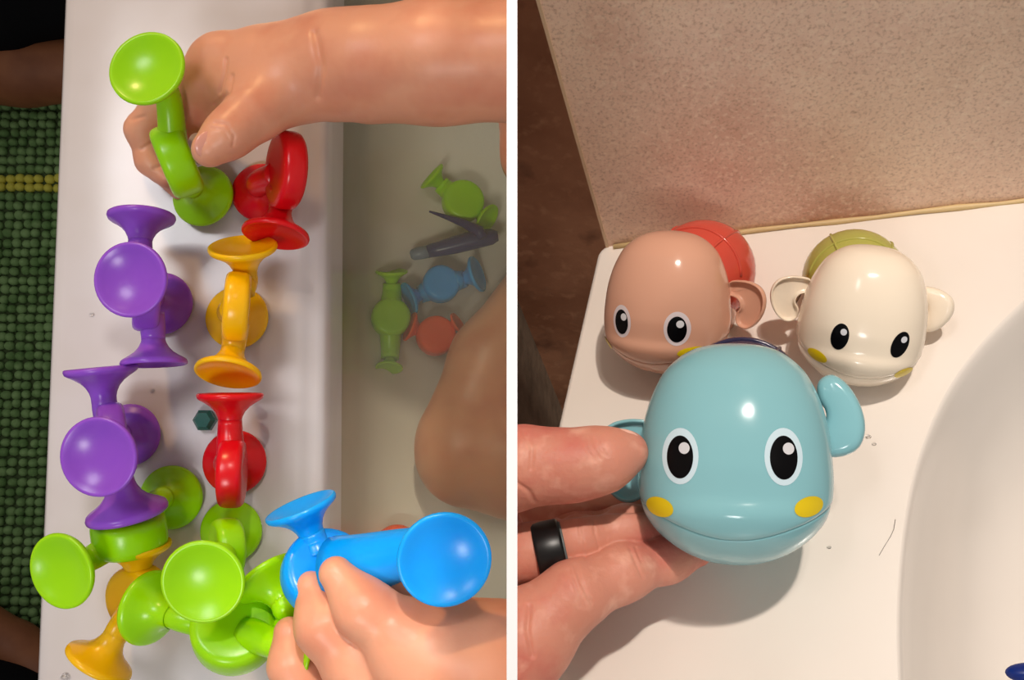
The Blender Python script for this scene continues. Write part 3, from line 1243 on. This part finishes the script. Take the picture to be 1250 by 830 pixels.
whale('cream toy whale with an olive green shell beside the basin', W(1053, 387, dC), sC, 7, 12, -9, M['w_cream'], M['w_olive'],
      [(-45, -20, 19, 31, -.05), (60, -20, 19, 31, -.2)], [(-76, -66, 18, 10, -.35), (80, -76, 18, 10, .35)], None,
      [(-100, 36, -48, True, True, 8, 10, 1.62, False), (100, 50, -60, False, False, -12, -20, 1.5, False)], True, sh=(-12, 42, -150))


# ================================================================== ADULT HAND
def pw(px, py, d, rpx):
    return (W(px, py, d), rpx * d / F)


hand = thing('person', 'adult left hand with a black ring holding the pale blue toy whale', 'person', W(640, 690, 0.3210))
groups = [
    # palm beyond the partition edge
    (chain([pw(520, 640, 0.3103, 120), pw(580, 660, 0.3189, 62)], .02)),
    # thumb
    (chain([pw(570, 590, 0.3049, 60), pw(640, 569, 0.2985, 43), pw(700, 568, 0.2953, 37), pw(740, 560, 0.2943, 31), pw(768, 551, 0.2964, 22)], .008) + (.008,)),
    # index finger, in the shade behind the thumb
    (chain([pw(570, 640, 0.3317, 50), pw(690, 634, 0.3360, 28), pw(770, 628, 0.3360, 26), pw(830, 630, 0.3360, 22)], .006) + (.004,)),
    # middle finger (carries the ring)
    (chain([pw(570, 690, 0.3146, 44), pw(648, 674, 0.3103, 32), pw(705, 659, 0.3092, 29.5), pw(765, 646, 0.3135, 27), pw(835, 640, 0.3231, 24)], .005) + (.0006,)),
    # lowest finger
    (chain([pw(560, 850, 0.2975, 78), pw(640, 780, 0.2964, 56), pw(700, 727, 0.2975, 38), pw(760, 699, 0.3039, 31), pw(815, 682, 0.3124, 25), pw(850, 672, 0.3178, 20)], .006) + (.0006,)),
]
netr = skin(groups, .0005, half=('min', XR))
for ln_, w_, d_ in ([[(712, 534), (716, 548), (726, 562)], 1.8, .0004], [[(719, 533), (724, 548), (733, 560)], 1.8, .0004], [[(728, 534), (732, 546), (740, 556)], 1.6, .0003],
                    [[(632, 590), (646, 600), (652, 612)], 2.5, .0007], [[(640, 528), (650, 548), (648, 572)], 2.5, .0005],
                    [[(706, 636), (710, 660), (716, 684)], 2, .0004], [[(724, 632), (726, 650), (732, 672)], 1.6, .0003],
                    [[(702, 690), (710, 712), (722, 736)], 2.2, .0005], [[(694, 696), (702, 716), (712, 742)], 1.8, .0004],
                    [[(770, 670), (776, 686), (784, 704)], 2.0, .0004], [[(776, 668), (782, 684)], 1.5, .0003],
                    [[(646, 740), (644, 770), (650, 800)], 3, .0007]):
    wrinkle(netr, ln_, w_, d_, .33)
wrinkle(netr, [(684, 629), (740, 622), (790, 622)], 4, .0012, .34)
net_mesh('hand', [netr], M['adult_skin'], hand)
bm = bmesh.new()
nc = W(763, 537, 0.2924)
axn = (W(790, 540, 0.3007) - W(740, 532, 0.2985)).normalized()
zn = (idir(.0, -.58, .78))
zn = (zn - axn * zn.dot(axn)).normalized()
add_ellipsoid(bm, nc, .0050, .0036, .0012, axn, zn.cross(axn), zn)
from_bm('thumb_nail', bm, M['nail'], hand)

# ring
ringc = W(671, 672, 0.3082)
rax = (W(705, 664, 0.3082) - W(650, 676, 0.3082)).normalized()
rg = thing('ring', 'wide black silicone ring on the finger below the thumb', 'ring', ringc)
r0 = 33.5 * .308 / F
bm = bmesh.new()
wd = 17 * .308 / F
add_lathe(bm, [(r0 * .96, -wd), (r0 * 1.05, -wd), (r0 * 1.09, -wd * .8), (r0 * 1.095, 0), (r0 * 1.09, wd * .8), (r0 * 1.05, wd), (r0 * .96, wd)], ringc, rax, 56)
from_bm('band', bm, M['ring'], rg)
bm = bmesh.new()
add_lathe(bm, [(r0 * .97, wd * .95), (r0 * 1.045, wd * .98), (r0 * 1.05, wd * 1.12), (r0 * .97, wd * 1.15)], ringc, rax, 56)
o = from_bm('lining', bm, M['ring_edge'], rg)
o['label'] = 'grey inner lining of the ring'

# blue toy end in the basin
bm = bmesh.new()
c = Rt(1262, 822, -.012)
dirx = (Rt(1235, 821, -.012) - c).normalized()
add_ellipsoid(bm, c, .0078, .0032, .0028, dirx, EZ.cross(dirx), EZ)
tag(from_bm('toy_fin', bm, M['navy'], None), 'blue toy tip lying in the cream basin at the lower right', 'toy')
M['navy'].node_tree.nodes['Principled BSDF'].inputs['Base Color'].default_value = lin((12, 40, 118))

# hair on the deck, speck in the basin
bm = bmesh.new()
hp = [(1073, 678), (1080, 666), (1087, 655), (1091, 646), (1093, 634)]
add_tube(bm, [Rt(x, y, .0003) for (x, y) in hp], [.00008] * 5, 6)
tag(from_bm('hair', bm, M['hair'], None), 'single dark hair lying on the cream tub deck', 'hair')

# water drops
def drops(spots, plane, label, group, nrm):
    for (px, py, r) in spots:
        bm = bmesh.new()
        p = plane(px, py)
        k = r * depth(p) / F
        x, y, z = frame(nrm)
        add_ellipsoid(bm, p, k, k * .8, k * .4, x, y, z, 14, 8)
        tag(from_bm('water_drop', bm, M['drop'], None), label, 'water drop', group)


for (x_, y_, r_, lb) in ((80, 826, 6, 'largest water drop, at the bottom edge of the white rim'), (112, 384, 3, 'water drop on the white rim left of the upper purple toy'),
                         (186, 477, 3, 'small water drop on the white rim between the two purple toys')):
    drops([(x_, y_, r_)], lambda x, y: L(x, y, .0003), lb, 'water drops on the white rim', NL)
for (x_, y_, r_, lb) in ((1060, 533, 3.4, 'water drop on the cream deck nearest the pale blue fin'), (1067, 542, 2.6, 'tiny water drop beside another one by the pale blue fin'),
                         (1012, 668, 2.6, 'lone water drop on the cream deck right of the pale blue jaw')):
    drops([(x_, y_, r_)], lambda x, y: Rt(x, y, .0003), lb, 'water drops on the cream deck', NR)
